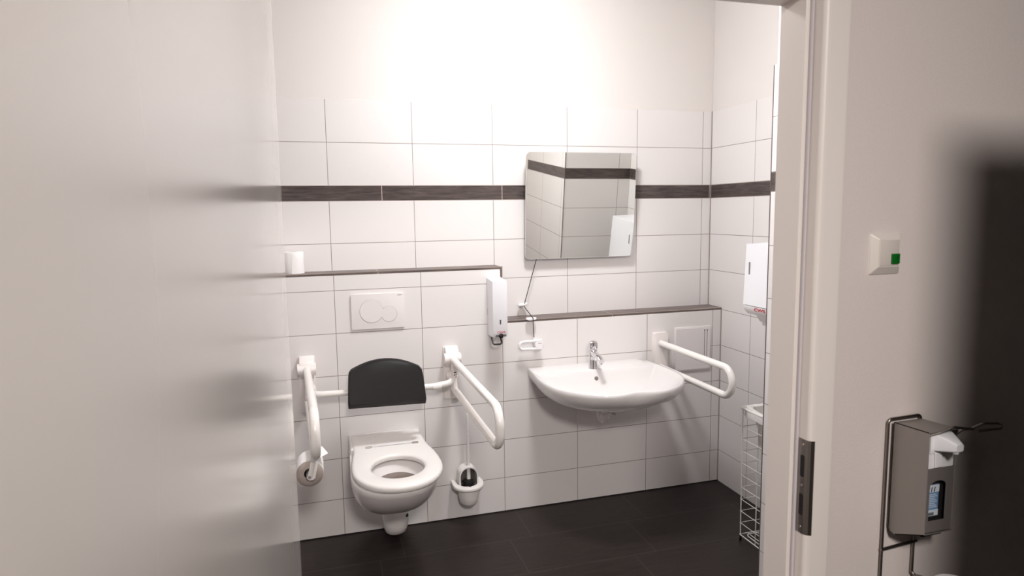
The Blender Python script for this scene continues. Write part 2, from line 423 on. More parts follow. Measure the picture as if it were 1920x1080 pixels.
# ================================================================ TOILET
tx = .262
T = thing('wall_toilet', (tx, 3.10, .04), 'white wall-hung toilet with open seat below the black backrest', 'toilet')
def dsec(hw, yf, z, wb, yb=DF, n=30, cx=tx, e=2.25, k=1.25):
    # D-shaped horizontal outline: straight at the wall, rounded front
    yc = min(yf + hw*k, yb-.02); pts = [(cx-wb, yb, z)]
    pts += [(cx-wb+(wb-hw)*t, yb+(yc-yb)*t, z) for t in (.25, .5, .75)]
    for i in range(n+1):
        a = PI*i/n; cx_, sy_ = math.cos(a), math.sin(a)
        x = -hw*math.copysign(abs(cx_)**(2/e), cx_); y = yc-(yc-yf)*abs(sy_)**(2/e)
        pts.append((cx+x, y, z))
    pts += [(cx+hw+(wb-hw)*t, yc+(yb-yc)*t, z) for t in (.25, .5, .75)]
    pts.append((cx+wb, yb, z)); pts += [(cx+wb*t, yb, z) for t in (.75, .5, .25, 0, -.25, -.5, -.75)]; return pts
b = MB()
secs = [(.012, 2.93, .2405, .03), (.03, 2.86, .2415, .05), (.07, 2.78, .247, .08), (.103, 2.715, .260, .10), (.130, 2.645, .284, .12), (.150, 2.582, .316, .135),
        (.164, 2.527, .354, .146), (.173, 2.483, .394, .155), (.178, 2.452, .432, .162), (.180, 2.437, .455, .166), (.177, 2.438, .462, .165)]
b.loft([dsec(h, y, z, wb) for h, y, z, wb in secs], True, False)
hx, hy, ha, hb = tx+.012, 2.642, .108, .126
def ell(ra, rb, z, n, cx=hx, cy=hy):    # matched start: same ordering as dsec (left-back -> front -> right)
    return [(cx-ra*math.cos(t), cy-rb*math.sin(t), z) for t in n]
n_pts = len(dsec(.1, 2.5, 0, .1))
# angles of outer outline points around the hole centre, so that the top ring does not twist
def angs(pts): 
    out = []
    for p in pts:
        a = math.atan2(-(p[1]-hy), -(p[0]-hx)); out.append(a)
    return out
top = dsec(.172, 2.445, .464, .162)
A = angs(top)
inner = [ell(ha+.02, hb+.02, .464, A), ell(ha+.014, hb+.014, .455, A), ell(ha+.006, hb+.006, .44, A), ell(.096, .118, .42, A), ell(.078, .100, .398, A), ell(.06, .07, .35, A), ell(.035, .04, .31, A)]
b.loft([dsec(.177, 2.436, .462, .165), top]+inner, False, True)
bmesh.ops.remove_doubles(b.bm, verts=b.bm.verts, dist=1e-5)
bowl = b.build('bowl', 'ceramic', T, smooth=80)
b = MB(); W_ = [2*PI*k/40 for k in range(40)]; b.loft([ell(.091, .113, .417, W_), ell(.092, .115, .419, W_)]); b.build('water', 'water', T)
# raised ceramic deck at the wall
b = MB(); b.loft([[(tx-.168, DF, .455), (tx-.168, 2.90, .455), (tx+.168, 2.90, .455), (tx+.168, DF, .455)], [(tx-.167, DF, .493), (tx-.166, 2.90, .489), (tx+.166, 2.90, .489), (tx+.167, DF, .493)]])
bmesh.ops.bevel(b.bm, geom=list(b.bm.edges), offset=.006, segments=3, profile=.5, affect='EDGES')
b.build('deck', 'ceramic', T, smooth=50)
# seat ring
def seat_out(z, g=0):
    pts = []; hwb = .163-g
    yb = 3.088-g
    key = [(-hwb+.012, yb), (-hwb, yb-.012), (-hwb, 3.0), (-hwb-.001, 2.93), (-.164+g, 2.88), (-.169+g, 2.835), (-.178+g, 2.775), (-.1835+g, 2.715), (-.185+g, 2.66)]
    of = lambda y_: .003+.009*min(1, max(0, (3.0-y_)/.22))
    L_ = [(tx+of(y_)+x_, y_) for x_, y_ in key]
    n = 24
    fr_ = []
    for i in range(1, n):
        a = PI*i/n; c, s_ = math.cos(a), math.sin(a)
        fr_.append((tx+.012-(.185-g)*math.copysign(abs(c)**(.93), c), 2.66-(.236-g)*abs(s_)**(.93)))
    R_ = [(tx+of(y_)-x_, y_) for x_, y_ in key[::-1]]
    B_ = [(tx+.004+(hwb-.012)*t, yb) for t in (.75, .5, .25, 0, -.25, -.5, -.75)]
    return [(x_, y_, z) for x_, y_ in L_+fr_+R_+B_]
b = MB(); so = seat_out(.5); As = angs(so)
rings = [seat_out(.468, .004), seat_out(.474, 0), seat_out(.485, 0), seat_out(.492, .005), seat_out(.495, .014),
         ell(ha+.014, hb+.014, .4955, As), ell(ha+.004, hb+.004, .491, As), ell(ha, hb, .484, As), ell(ha+.003, hb+.003, .470, As)]
b.loft(rings, False, False)
bmesh.ops.remove_doubles(b.bm, verts=b.bm.verts, dist=1e-5)
seat = b.build('seat', 'seat', T, smooth=60)
b = MB(); b.box((tx-.086, 2.880, .4945), (tx+.116, 2.8855, .4985), .001); b.build('hinge_rod', 'chrome', T)
for sx in (-.088, .118):
    b = MB(); b.box((tx+sx-.014, 2.877, .494), (tx+sx+.014, 2.889, .500), .0015); b.build('hinge', 'steel', T)
# trap cover
b = MB()
cs = [(.040, 2.955, .034), (.049, 2.936, .046), (.057, 2.921, .075), (.0625, 2.912, .12), (.066, 2.908, .17), (.069, 2.91, .20), (.07, 2.91, .26)]
b.loft([dsec(h, y, z, h, k=1.0, cx=tx+.028, e=2.1) for h, y, z in [(.026, 2.98, .029)]+cs], True, True)
tc_ = b.build('trap_cover', 'ceramic', T, smooth=50)
st_c = Vector((tx+.028+.0485, 2.931, .135))
b = MB(); b.cyl(st_c-Vector((.003, -.003, 0)), st_c+Vector((.0012, -.0012, 0)), .0078); b.build('sticker', 'greenst', tc_)

# ================================================================ FLUSH PLATE
P = thing('flush_plate', (.255, DF, .99), 'white dual-button flush plate on the tiles above the toilet', 'flush plate')
b = MB(); b.prism(rrect(.255, 1.076, .244, .165, .003, DF-.010), (0, .010, 0), .002, 2)
pl_ = b.build('plate', 'plate', P, smooth=40)
for cx, cz, r, nm in ((.2245, 1.0765, .0535, 'large_button'), (.305, 1.060, .0365, 'small_button')):
    b = MB(); b.lathe((cx, DF-.0100, cz), (0, -1, 0), [(0, r+.0010), (.0003, r+.0010)], 48); b.mi = 0
    b.build('button_gap', 'greyprint', P)
    yo = .0006 if nm[0] == 'l' else 0
    b = MB(); b.lathe((cx, DF-.010, cz), (0, -1, 0), [(0, r), (.0004+yo, r), (.0010+yo, r-.0008)], 64); b.build(nm, 'plate', P)
text('maker_mark', 'GEBERIT', .0062, (.357, DF-.0103, 1.148), FACE_Y, 'greyprint', P, .0002)

# ================================================================ GRAB BARS
def tall_plate(x0, x1, z0, z1, y, t, name, parent):
    b = MB(); b.prism(rrect((x0+x1)/2, (z0+z1)/2, x1-x0, z1-z0, .006, y-t), (0, t, 0), .003, 2); return b.build(name, 'tubeplate', parent, smooth=40)
def grab_bar(x, xe, dz, label):
    G = thing('folding_grab_bar', (x, DF, .62), label, 'grab bar', 'folding grab bars beside the toilet')
    tall_plate(x-.037, x+.037, .625, .885, DF, .012, 'wall_plate', G)
    # hinge block and barrel
    b = MB(); b.prism([(x-.032, DF-.010, .888), (x-.032, DF-.035, .882), (x-.032, DF-.062, .855), (x-.032, DF-.066, .825), (x-.032, DF-.04, .795), (x-.032, DF-.010, .78)], (.064, 0, 0), .004, 2)
    h = b.build('hinge_block', 'tubeplate', G, smooth=40)
    b = MB(); b.cyl((x-.040, DF-.045, .832), (x+.040, DF-.045, .832), .027, n=28); b.build('hinge_barrel', 'tubeplate', h, smooth=50)
    # looped tube
    z1, z2, ye = .832, .690, 2.195
    pts = [(x, DF-.05, z1), (xe, ye, z1+dz-.003), (xe, ye, z2+dz-.012), (x, DF-.085, z2)]
    b = MB(); b.tube(pts, .0165, .07, n=20, fs=12); b.build('rail', 'tube', G, smooth=60)
    # web that joins lower tube to hinge
    b = MB(); b.prism([(x-.011, DF-.06, z1), (x-.011, DF-.10, z1-.01), (x-.011, DF-.115, z2), (x-.011, DF-.06, z2-.018), (x-.011, DF-.045, z2+.03)], (.022, 0, 0), .004, 2); web = b.build('web', 'tubeplate', G, smooth=40)
    return G, web
xl, xr = -.0755, .594
GL, wl = grab_bar(xl, -.038, .044, 'white folding grab bar left of the toilet, paper roll hanging from its end')
GR, wr = grab_bar(xr, .594, 0, 'white folding grab bar right of the toilet, above the toilet brush')
for z, w_ in ((.778, .012), (.766, .006)):
    b = MB(); b.box((xr-.0115, DF-.098, z-.002), (xr-.0112+.0001, DF-.098+w_, z+.002)); 
    b.box((xr-.007, DF-.1135, z-.002), (xr-.007+w_, DF-.1125, z+.002)); b.box((xr+.002, DF-.1135, z-.012), (xr+.006, DF-.1125, z-.008)); b.build('type_mark', 'ink', wr)
# paper roll holder on the left bar
b = MB(); b.tube([(-.046, 2.205, .752), (-.050, 2.245, .70), (-.062, 2.262, .640)], .0085, .02, n=12)
b.prism([(-.052, 2.262, .715), (-.030, 2.262, .715), (-.045, 2.262, .635), (-.053, 2.262, .628), (-.066, 2.262, .628), (-.073, 2.262, .637)], (0, -.006, 0), .002)
hd = b.build('roll_holder', 'tube', GL, smooth=50)
b = MB(); b.cyl((-.064, 2.258, .641), (-.064, 2.40, .641), .012); b.cyl((-.064, 2.252, .641), (-.064, 2.262, .641), .0052, n=14); b.build('spindle', 'greyprint', hd, smooth=50)
b = MB()
PR = tag(b.lathe((-.064, 2.283, .642), (0, 1, 0), [(.0, .0185), (0, .0462), (.105, .0462), (.105, .0185), (0, .0185)], 48, False, False).build('toilet_roll', 'paper', smooth=40), 'toilet paper roll hanging at the end of the left grab bar', 'toilet roll')
b = MB(); b.lathe((-.064, 2.2822, .642), (0, 1, 0), [(0, .0195), (0, .0455), (.0006, .0455)], 48, False, False); b.build('roll_face', 'kraft', PR)
b = MB(); b.lathe((-.064, 2.283, .642), (0, 1, 0), [(0, .0192), (.104, .0192), (.104, .0178), (0, .0178), (0, .0192)], 32, False, False); b.build('core', 'dark', PR, smooth=40)
b = MB()
fl = [(-.109, .667), (-.103, .683), (-.088, .698), (-.066, .7055), (-.045, .709), (-.020, .714)]
b.loft([[(x_, 2.283, z_-.015), (x_, 2.388, z_-.015), (x_, 2.388, z_-.0158), (x_, 2.283, z_-.0158)] for x_, z_ in fl]+[[(-.001, 2.30, .702), (-.001, 2.305, .702), (-.001, 2.305, .7013), (-.001, 2.30, .7013)]])
b.build('loose_sheet', 'paper', PR, smooth=50)

# ================================================================ BACKREST
Bk = thing('padded_back_support', (.264, DF-.02, .67), 'black padded backrest on a white tube between the grab bars', 'backrest')
def yb_(z): return 2.862+max(0, z-.703)*.34
out = []
hw0, hw1 = .170, .160
out += [(-hw0, .676), (-hw0-.001, .702), (-hw0+.002, .76), (-hw1-.004, .810), (-hw1-.001, .828), (-hw1+.009, .841)]
for i in range(1, 12):
    t = i/12; out.append((-hw1+2*hw1*t, .836+.044*(1-(2*t-1)**2)))
out += [(hw1-.009, .841), (hw1+.001, .828), (hw1+.004, .810), (hw0-.002, .76), (hw0+.001, .702), (hw0, .676)]
b = MB(); cx = .2645; tl = -.0055
R0 = [(cx+x_, yb_(z_)+.035+.02*(z_ < .69), z_-x_*.02) for x_, z_ in out]
R1 = [(cx+x_*.998, yb_(z_)+.007+(.020 if z_ < .69 else 0), z_-x_*.02) for x_, z_ in out]
zm = lambda z_: .702+(z_-.676)*.85
R2 = [(cx+x_*.965, yb_(zm(z_))-.001, zm(z_)-x_*.02) for x_, z_ in out]
b.loft([R0, R1, R2], True, True)
b.build('pad', 'foam', Bk, smooth=50)
b = MB(); b.tube([(xl+.012, DF-.05, .737), (xl+.028, DF-.165, .742), (.10, DF-.170, .742), (xr-.12, DF-.170, .735), (xr-.03, DF-.155, .742), (xr-.004, DF-.075, .747)], .0145, .05, n=18)
b.build('tube', 'tube', Bk, smooth=60)
b = MB(); b.cyl((.475, DF-.171, .7345), (.515, DF-.170, .7348), .0162, n=20); b.build('sleeve', 'tube', Bk, smooth=50)
for x_, z_ in ((xl+.012, .737), (xr-.004, .747)):
    b = MB(); b.lathe((x_, DF-.038, z_), (0, -1, 0), [(0, .026), (.03, .026), (.045, .018)], 24); b.build('flange', 'tubeplate', Bk, smooth=40)

# ================================================================ SPARE ROLL ON LEDGE
b = MB(); R = .0525; H = .099
b.lathe((-.118, 3.168, SHL+.0002), (0, 0, 1), [(0, .02), (0, R-.001), (.002, R), (H-.003, R*.985), (H, R*.96), (H, .022), (.001, .02)], 48, False, False)
SR = tag(b.build('toilet_roll', 'paper', smooth=45), 'spare toilet roll standing on the dark ledge above the toilet', 'toilet roll')
b = MB(); b.lathe((-.118, 3.168, SHL+.001), (0, 0, 1), [(0, .0215), (H-.002, .0215), (H-.002, .020), (0, .020)], 24, False, False); b.build('core', 'kraft', SR, smooth=40)
b = MB()
b.loft([[(-.118+(R+.0008)*math.cos(a), 3.168+(R+.0008)*math.sin(a), SHL+H*.93*(1-((a+1.6)/1.45)**1.4)+.003) , (-.118+(R+.0008)*math.cos(a), 3.168+(R+.0008)*math.sin(a), SHL+.001)] for a in [-1.6+.145*k for k in range(10)]], False, False, closed=False)
b.build('loose_sheet', 'paper', SR, smooth=60)

# ================================================================ SOAP DISPENSER
SD = thing('soap_dispenser', (.82, DF, .92), 'tall white wall soap dispenser left of the pull cord', 'soap dispenser')
b = MB(); xa, xb = .783, .856
b.prism([(xa, DF, 1.212), (xa, 2.990, 1.203), (xa, 2.990, .955), (xa, 3.005, .930), (xa, DF, .926)], (xb-xa, 0, 0), .005, 3)
hs = b.build('housing', 'cool_plastic', SD, smooth=40)
b = MB(); b.prism(rrect(.8195, 1.006, .0065, .022, .001, 2.9892), (0, .001, 0)); b.build('sight_window', 'ink', hs)
text('logo', 'CWS', .0125, (.823, 2.9894, .956), FACE_Y, 'red', hs, .0003, 1.5)
b = MB(); b.prism([(.798, 2.9892, .944), (.846, 2.9892, .944), (.850, 2.996, .934), (.795, 2.996, .934)], (0, .004, 0)); b.build('outlet_recess', 'greyprint', SD)
b = MB(); b.lathe((.822, 2.993, .938), (0, -1, 0), [(0, .012), (.004, .011), (.006, .008)], 20); b.build('nozzle', 'black', SD, smooth=40)
b = MB(); b.tube([(.782, 3.02, .928), (.782, 2.990, .899), (.826, 2.990, .899), (.826, 3.02, .930)], .0042, .012, n=10); b.build('push_lever', 'black', SD, smooth=60)

# ================================================================ TOILET BRUSH
BH = thing('brush_holder', (.655, DF, .09), 'white wall-mounted toilet brush holder near the floor', 'brush holder')
cx, cy = .655, 3.030
b = MB()
b.lathe((cx, cy, .098), (0, 0, 1), [(0, .022), (.006, .034), (.022, .045), (.05, .050), (.074, .051), (.082, .051), (.09, .050), (.096, .049), (.095, .044), (.06, .041), (.02, .036), (.02, .0)], 40, True, False)
b.build('cup', 'seat', BH, smooth=50)
b = MB()   # collar ring reaching back to the wall
b.prism([(cx-.076, DF, .205), (cx-.076, 3.055, .205)]+[(cx-.076*math.cos(a), 3.035-.068*math.sin(a), .205) for a in [PI*k/16 for k in range(17)]]+[(cx+.076, 3.055, .205), (cx+.076, DF, .205), (cx+.056, DF-.004, .205)]+[(cx+.052*math.cos(a), 3.035-.046*math.sin(a), .205) for a in [PI*k/16 for k in range(17)]]+[(cx-.056, DF-.004, .205)], (0, 0, -.020), .007, 3)
b.build('collar', 'seat', BH, smooth=50)
b = MB()   # arched splash guard, open to the front
def arch(r, h, y, n=16): return [(cx-r, y, .175)]+[(cx-r*math.cos(PI*k/n), y, .245+h*math.sin(PI*k/n)) for k in range(n+1)]+[(cx+r, y, .175)]
A0, A1, A2, A3 = arch(.047, .048, 3.085), arch(.047, .048, 3.02), arch(.041, .042, 3.02), arch(.041, .042, 3.083)
b.loft([A0, A1, A2, A3], True, True); b.build('arched_guard', 'seat', BH, smooth=40)
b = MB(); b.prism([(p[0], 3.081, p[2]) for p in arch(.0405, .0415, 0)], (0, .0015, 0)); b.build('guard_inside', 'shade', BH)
TB = thing('toilet_brush', (cx, cy, .13), 'toilet brush with long white handle standing in the wall holder', 'toilet brush')
b = MB(); b.lathe((cx+.003, 3.04, .225), (0, 0, 1), [(0, .010), (.06, .0095), (.075, .0065), (.32, .0062), (.33, .004)], 18); b.build('handle', 'seat', TB, smooth=50)
b = MB()
for i in range(420):
    a = random.uniform(0, 2*PI); z_ = random.uniform(.14, .225); L = random.uniform(.031, .041)*(1-.35*max(0, (z_-.2)/.03))
    d = Vector((math.cos(a), math.sin(a), random.uniform(-.1, .25))); p = Vector((cx, 3.036, z_)); p1 = p+d*L
    if p1.y > 3.078: p1.y = 3.078
    b.cyl(p+d*.006, p1, .0007, .0004, 4, False)
b.lathe((cx, 3.036, .135), (0, 0, 1), [(0, .02), (.01, .024), (.085, .022), (.092, .01)], 16)
b.build('bristle_head', 'bristle', TB)

# ================================================================ MIRROR
MI = thing('tilting_mirror', (1.31, D, 1.28), 'frameless square tilting mirror above the washbasin', 'mirror')
tilt, turn = math.radians(4.2), 0.0
def mtf(o_):
    o_.data.transform(Matrix.Translation((1.3125, 3.170, 1.556)) @ Matrix.Rotation(turn, 4, 'Z') @ Matrix.Rotation(tilt, 4, 'X') @ Matrix.Translation((-1.3125, -3.170, -1.556)))
b = MB(); b.prism(rrect(1.3125, 1.5555, .607, .541, .022, 3.170), (0, .006, 0), .0012, 1); o = b.build('mirror_backing', 'mirrorback', MI); mtf(o)
b = MB(); pts = rrect(1.3125, 1.5555, .603, .537, .021, 3.1698, 8); b.prism(pts, (0, .0006, 0)); o = b.build('mirror_glass', 'mirror', MI); mtf(o)
b = MB(); b.box((1.10, 3.178, 1.37), (1.52, 3.212, 1.74), .004); o = b.build('tilt_box', 'plastic', MI, smooth=40); mtf(o)
b = MB(); b.box((1.2, 3.205, 1.42), (1.42, D, 1.69), .003); b.build('wall_bracket', 'plastic', MI)

# pull cord, eyes and handle
def eye(cx, cy, z, r, wall_y, lab, rz):
    E_ = thing('cord_guide', (cx, wall_y, z), lab, 'cord guide', 'white cord guides')
    b = MB(); n = 28
    ring = lambda ra, rb, zz: [(cx+ra*math.cos(2*PI*k/n), cy+rb*math.sin(2*PI*k/n), zz+rz*math.cos(2*PI*k/n)) for k in range(n)]
    b.loft([ring(r*.8, r*.5, z-.006), ring(r, r*.66, z-.003), ring(r, r*.66, z+.003), ring(r*.85, r*.52, z+.006), ring(.005, .004, z+.0062)], True, True); b.build('disc', 'plastic', E_, smooth=40)
    b = MB(); b.box((cx-.009, min(cy+.006, wall_y-.002), z-.012), (cx+.009, wall_y, z+.003), .002); b.build('stem', 'plastic', E_, smooth=40)
    return E_
eye(.996, 3.197, 1.054, .026, D, 'upper white cord guide on the tiles under the mirror', .004)
eye(1.003, 3.078, .998, .028, DF, 'lower white cord guide at the edge of the washbasin ledge', 0)
b = MB(); b.tube([(1.075, 3.196, 1.298), (1.071, 3.193, 1.283), (1.003, 3.184, 1.062), (.998, 3.180, 1.046), (1.006, 3.058, 1.004), (1.011, 3.060, .892)], .0021, n=8)
tag(b.build('pull_cord', 'black', smooth=60), 'thin black cord running from the mirror down to the wall cleat', 'cord')
CL = thing('cord_cleat', (1.03, DF, .845), 'white wall cleat with a long loop handle holding the black cord', 'cord cleat')
b = MB(); b.lathe((1.036, DF, .868), (0, -1, 0), [(0, .020), (.022, .017), (.034, .020), (.04, .024), (.05, .024), (.054, .020)], 30); b.build('knob', 'plastic', CL, smooth=45)
b = MB(); b.tube([(1.05, 3.056, .890), (.9345, 3.056, .886), (.9345, 3.056, .850), (1.05, 3.056, .848)], .0065, .0175, n=12, fs=9); b.build('loop_handle', 'plastic', CL, smooth=60)
b = MB(); b.cyl((1.011, 3.060, .88), (1.011, 3.060, .905), .008, .006, n=16); b.build('cord_end', 'plastic', CL, smooth=50)
b = MB(); b.box((1.030, 3.0490, .874), (1.0365, 3.0496, .877)); b.box((1.041, 3.0490, .8745), (1.046, 3.0496, .8772)); b.build('print', 'ink', CL)

# ================================================================ WASHBASIN
WB = thing('washbasin', (1.3125, DF, .56), 'wide white ceramic washbasin mounted below the mirror', 'washbasin')
bx = 1.3125
half = [(.3235, DF), (.330, 3.02), (.3385, 2.94), (.344, 2.86), (.3425, 2.785), (.330, 2.71), (.303, 2.65), (.262, 2.594), (.215, 2.550), (.16, 2.518), (.11, 2.507), (.06, 2.511), (.028, 2.519)]
dzf = lambda x_, y_: 0.0
outl = [(-x_, y_) for x_, y_ in half] + [(0, 2.523)] + half[::-1]
# resample smoothly
def cr(P, n):
    out = []
    for i in range(len(P)-1):
        p0 = P[max(i-1, 0)]; p1 = P[i]; p2 = P[i+1]; p3 = P[min(i+2, len(P)-1)]
        for k in range(n):
            t = k/n
            out.append(tuple(.5*((2*p1[j])+(-p0[j]+p2[j])*t+(2*p0[j]-5*p1[j]+4*p2[j]-p3[j])*t*t+(-p0[j]+3*p1[j]-3*p2[j]+p3[j])*t**3) for j in range(len(p1))))
    out.append(P[-1]); return out
O = cr(outl, 4) + [(.3235*t, DF) for t in (.86, .72, .58, .44, .3, .15, 0, -.15, -.3, -.44, -.58, -.72, -.86)]
BK = [(.3235*t, DF) for t in (.86, .72, .58, .44, .3, .15, 0, -.15, -.3, -.44, -.58, -.72, -.86)]
conv = half[:-4] + [(.155, 2.524), (.105, 2.511), (.06, 2.506), (.028, 2.5045)]
OC = cr([(-x_, y_) for x_, y_ in conv] + [(0, 2.504)] + conv[::-1], 4) + BK
def bas(sc, z, sy=None):
    sy = sc if sy is None else sy; t = min(1, max(0, (z-.66)/.065))
    return [(bx+(x_*t+x2*(1-t))*sc, DF+((y_*t+y2*(1-t))-DF)*sy, z) for (x_, y_), (x2, y2) in zip(O, OC)]
b = MB()
rim_in_hw, rim = None, None
outer = [bas(.30, .600, sy=.42), bas(.50, .603, sy=.58), bas(.70, .620, sy=.74), bas(.82, .641, sy=.845), bas(.905, .661, sy=.908), bas(.955, .681, sy=.955), bas(.985, .701, sy=.984), bas(.998, .718, sy=.998), bas(1.0, .728), bas(.998, .737), bas(.990, .7425, sy=.990)]
def inn(k, z):      # bowl hollow: the rim outline drawn inwards, with a wide ledge left at the back
    return [(bx+x_*k, 2.75+(min(y_, 2.965)-2.75)*(k if y_ > 2.75 else k**.85), z) for x_, y_ in O]
inside = [inn(.955, .7422), inn(.930, .737), inn(.895, .722), inn(.825, .690), inn(.72, .658), inn(.54, .633), inn(.32, .620), inn(.08, .614)]
b.loft(outer+inside, True, True)
b.build('bowl', 'basin', WB, smooth=70)
b = MB(); b.lathe((bx-.02, 2.800, .6145), (0, 0, 1), [(0, .032), (.004, .031), (.006, .024), (.0065, .0)], 28, True, False); b.build('drain', 'chrome', WB, smooth=40)
ofc = Vector((bx-.020, 2.9355, .702))
b = MB(); nrm_ = Vector((0, -.90, .43)).normalized(); b.cyl(ofc-nrm_*.008, ofc+nrm_*.0035, .0105, .0105, 24); b.build('overflow_hole', 'steel', WB)
b = MB(); b.cyl(ofc+nrm_*.003, ofc+nrm_*.0042, .0075, .0075, 20); b.build('overflow_inside', 'shade', WB)
# drain trap under the basin
b = MB(); b.cyl((1.335, 2.93, .515), (1.335, 2.93, .60), .020, n=24); b.tube([(1.335, 2.93, .53), (1.335, 2.93, .478), (1.335, 2.985, .478), (1.335, 2.985, .53), (1.30, DF-.01, .53)], .0165, .025, n=16)
b.cyl((1.335, 2.93, .50), (1.335, 2.93, .525), .027, n=24)
trap = b.build('drain_trap', 'plate', WB, smooth=50)
b = MB(); b.tube([(1.30, 2.99, .562), (1.39, 2.985, .545), (1.39, 2.97, .505)], .006, .01, n=12); b.cyl((1.385, 2.965, .515), (1.405, 2.955, .515), .011, n=16); b.cyl((1.41, 2.952, .505), (1.395, 2.962, .505), .007, n=12); b.build('angle_valve', 'chrome', trap, smooth=50)
b = MB(); b.prism(rrect(1.325, .485, .14, .14, .003, DF-.004), (0, .004, 0), .001, 1); b.build('cover_plate', 'plate', WB)

# tap
TP = thing('basin_tap', (1.303, 2.985, .742), 'chrome self-closing push tap standing on the washbasin', 'tap')
cx, cy = 1.297, 2.985
b = MB(); b.lathe((cx, cy, .741), (0, .0, 1), [(0, .0235), (.004, .0235), (.006, .0225), (.06, .0215), (.095, .0215), (.101, .019)], 36); b.build('body', 'chrome', TP, smooth=40)
b = MB(); b.lathe((cx, cy-.001, .843), (0, -.06, 1), [(0, .0195), (.003, .0225), (.026, .0225), (.035, .0215), (.040, .014), (.041, .0)], 36, True, False); b.build('push_button', 'chrome', TP, smooth=40)
b = MB()
b.loft([[(cx+sx*wd, y_, zc+sz*hh) for sx, sz in ((-1, -.6), (-.7, -1), (.7, -1), (1, -.6), (1, .6), (.7, 1), (-.7, 1), (-1, .6))] for y_, zc, wd, hh in ((cy-.012, .822, .017, .013), (cy-.05, .818, .015, .010), (cy-.085, .808, .0135, .009), (cy-.105, .799, .013, .009))])
b.build('spout', 'chrome', TP, smooth=50)
b = MB(); b.cyl((cx, cy-.093, .803), (cx, cy-.095, .782), .0105, .0100, 24); b.build('aerator', 'chrome', TP, smooth=50)

# basin grab bar
GB = thing('fixed_grab_bar', (1.73, DF, .55), 'white looped grab bar fixed right of the washbasin', 'grab bar')
tall_plate(1.690, 1.772, .553, .878, DF, .026, 'wall_plate', GB)
b = MB(); b.tube([(1.732, DF-.02, .822), (1.732, 2.448, .822), (1.732, 2.448, .692), (1.732, DF-.02, .692)], .0165, .0649, n=20, fs=16); b.build('rail', 'tube', GB, smooth=60)

# access panel
AP = thing('access_panel', (1.93, DF, .65), 'white square service panel with two slots behind the basin grab bar', 'access panel')
b = MB(); b.box((1.820, DF-.009, .652), (2.046, DF, .896), .004, 2); ap = b.build('panel', 'plate', AP, smooth=40)
b = MB(); b.box((1.828, DF-.0105, .660), (2.038, DF-.009, .888), .001, 1); b.build('door', 'plate', AP, smooth=40)
for x_ in (2.004, 2.020):
    b = MB(); b.prism(rrect(x_, .791, .0032, .165, .0015, DF-.0110), (0, .001, 0)); b.build('slot', 'shade', AP)
    b = MB(); b.cyl((x_, DF-.0112, .873), (x_, DF-.0102, .873), .0036, n=12); b.build('slot_end', 'ink', AP)

# ================================================================ TOWEL DISPENSER
TD = thing('towel_dispenser', (XC, 2.55, 1.03), 'white paper towel dispenser on the right wall above the wire basket', 'towel dispenser')
xf = 1.900; ya, ybk = 2.300, 2.615
b = MB(); b.prism([(XC, ya, 1.374), (xf+.004, ya, 1.3675), (xf-.006, ya, 1.086), (XC, ya, 1.086)], (0, ybk-ya, 0), .006, 3); td = b.build('cover', 'cool_plastic', TD, smooth=40)
b = MB(); b.prism([(XC, ya+.002, 1.083), (xf-.004, ya+.002, 1.083), (xf-.002, ya+.002, 1.062), (xf+.018, ya+.002, 1.042), (XC, ya+.002, 1.038)], (0, ybk-ya-.004, 0), .005, 3); bs = b.build('base', 'plastic', TD, smooth=40)
b = MB(); b.box((xf-.0030, 2.574, 1.228), (xf-.0005, 2.581, 1.285)); b.build('sight_slot', 'greyprint', td)
text('logo', 'CWS', .019, (xf-.0045, 2.493, 1.0705), FACE_X, 'red', bs, .0004, 1.9)
b = MB(); b.loft([[(xf+.05, 2.36, z_), (xf+.05+.004*math.sin(z_*90), 2.545, z_), (xf+.051+.004*math.sin(z_*90), 2.545, z_), (xf+.051, 2.36, z_)] for z_ in (1.05, 1.03, 1.01, .992)]); b.build('paper_towel', 'paper', TD, smooth=50)
b = MB(); b.prism([(xf+.02, 2.36, 1.042), (xf+.04, 2.36, 1.012), (xf+.085, 2.36, 1.012), (xf+.10, 2.36, 1.042)], (0, .19, 0), .003); b.build('outlet_lip', 'plastic', TD)

# ================================================================ WIRE BASKET
WK = thing('wire_basket', (1.95, 2.37, 0), 'tall white wire waste basket standing on the floor in the niche', 'waste basket')
x0, x1, y0b, y1b, z0, z1 = 1.815, 2.075, 2.155, 2.482, .028, .632
tpx = .010
def corner(z): 
    g = tpx*(z1-z)/(z1-z0); return (x0+g*.3, x1-g, y0b+g, y1b-g*.3)
b = MB()
for X, Y in ((0, 3), (1, 3), (0, 2), (1, 2)):
    b.tube([(corner(z0)[X], corner(z0)[Y], z0), (corner(z1)[X], corner(z1)[Y], z1)], .0026, n=8)
for k in range(1, 3):
    for X in (0, 1):
        yy = y0b+(y1b-y0b)*k/3; b.tube([(corner(z0)[X], yy, z0), (corner(z1)[X], yy, z1)], .0016, n=6)
    for Y in (2, 3):
        xx = x0+(x1-x0)*k/3; b.tube([(xx, corner(z0)[Y], z0), (xx, corner(z1)[Y], z1)], .0016, n=6)
b.build('upright_wires', 'wire', WK, smooth=60)
b = MB(); nr = 11
for k in range(nr):
    z_ = z0+(z1-.03-z0)*k/(nr-1); c = corner(z_)
    b.tube([(c[0]-.002, c[2]-.002, z_), (c[1]+.002, c[2]-.002, z_), (c[1]+.002, c[3]+.002, z_), (c[0]-.002, c[3]+.002, z_)], .0018 if k else .003, n=6, closed=True)
b.build('ring_wires', 'wire', WK, smooth=60)
b = MB()
for k in range(1, 6):
    xx = x0+(x1-x0)*k/6; b.tube([(xx, y0b+.012, z0), (xx, y1b-.006, z0)], .0018, n=6)
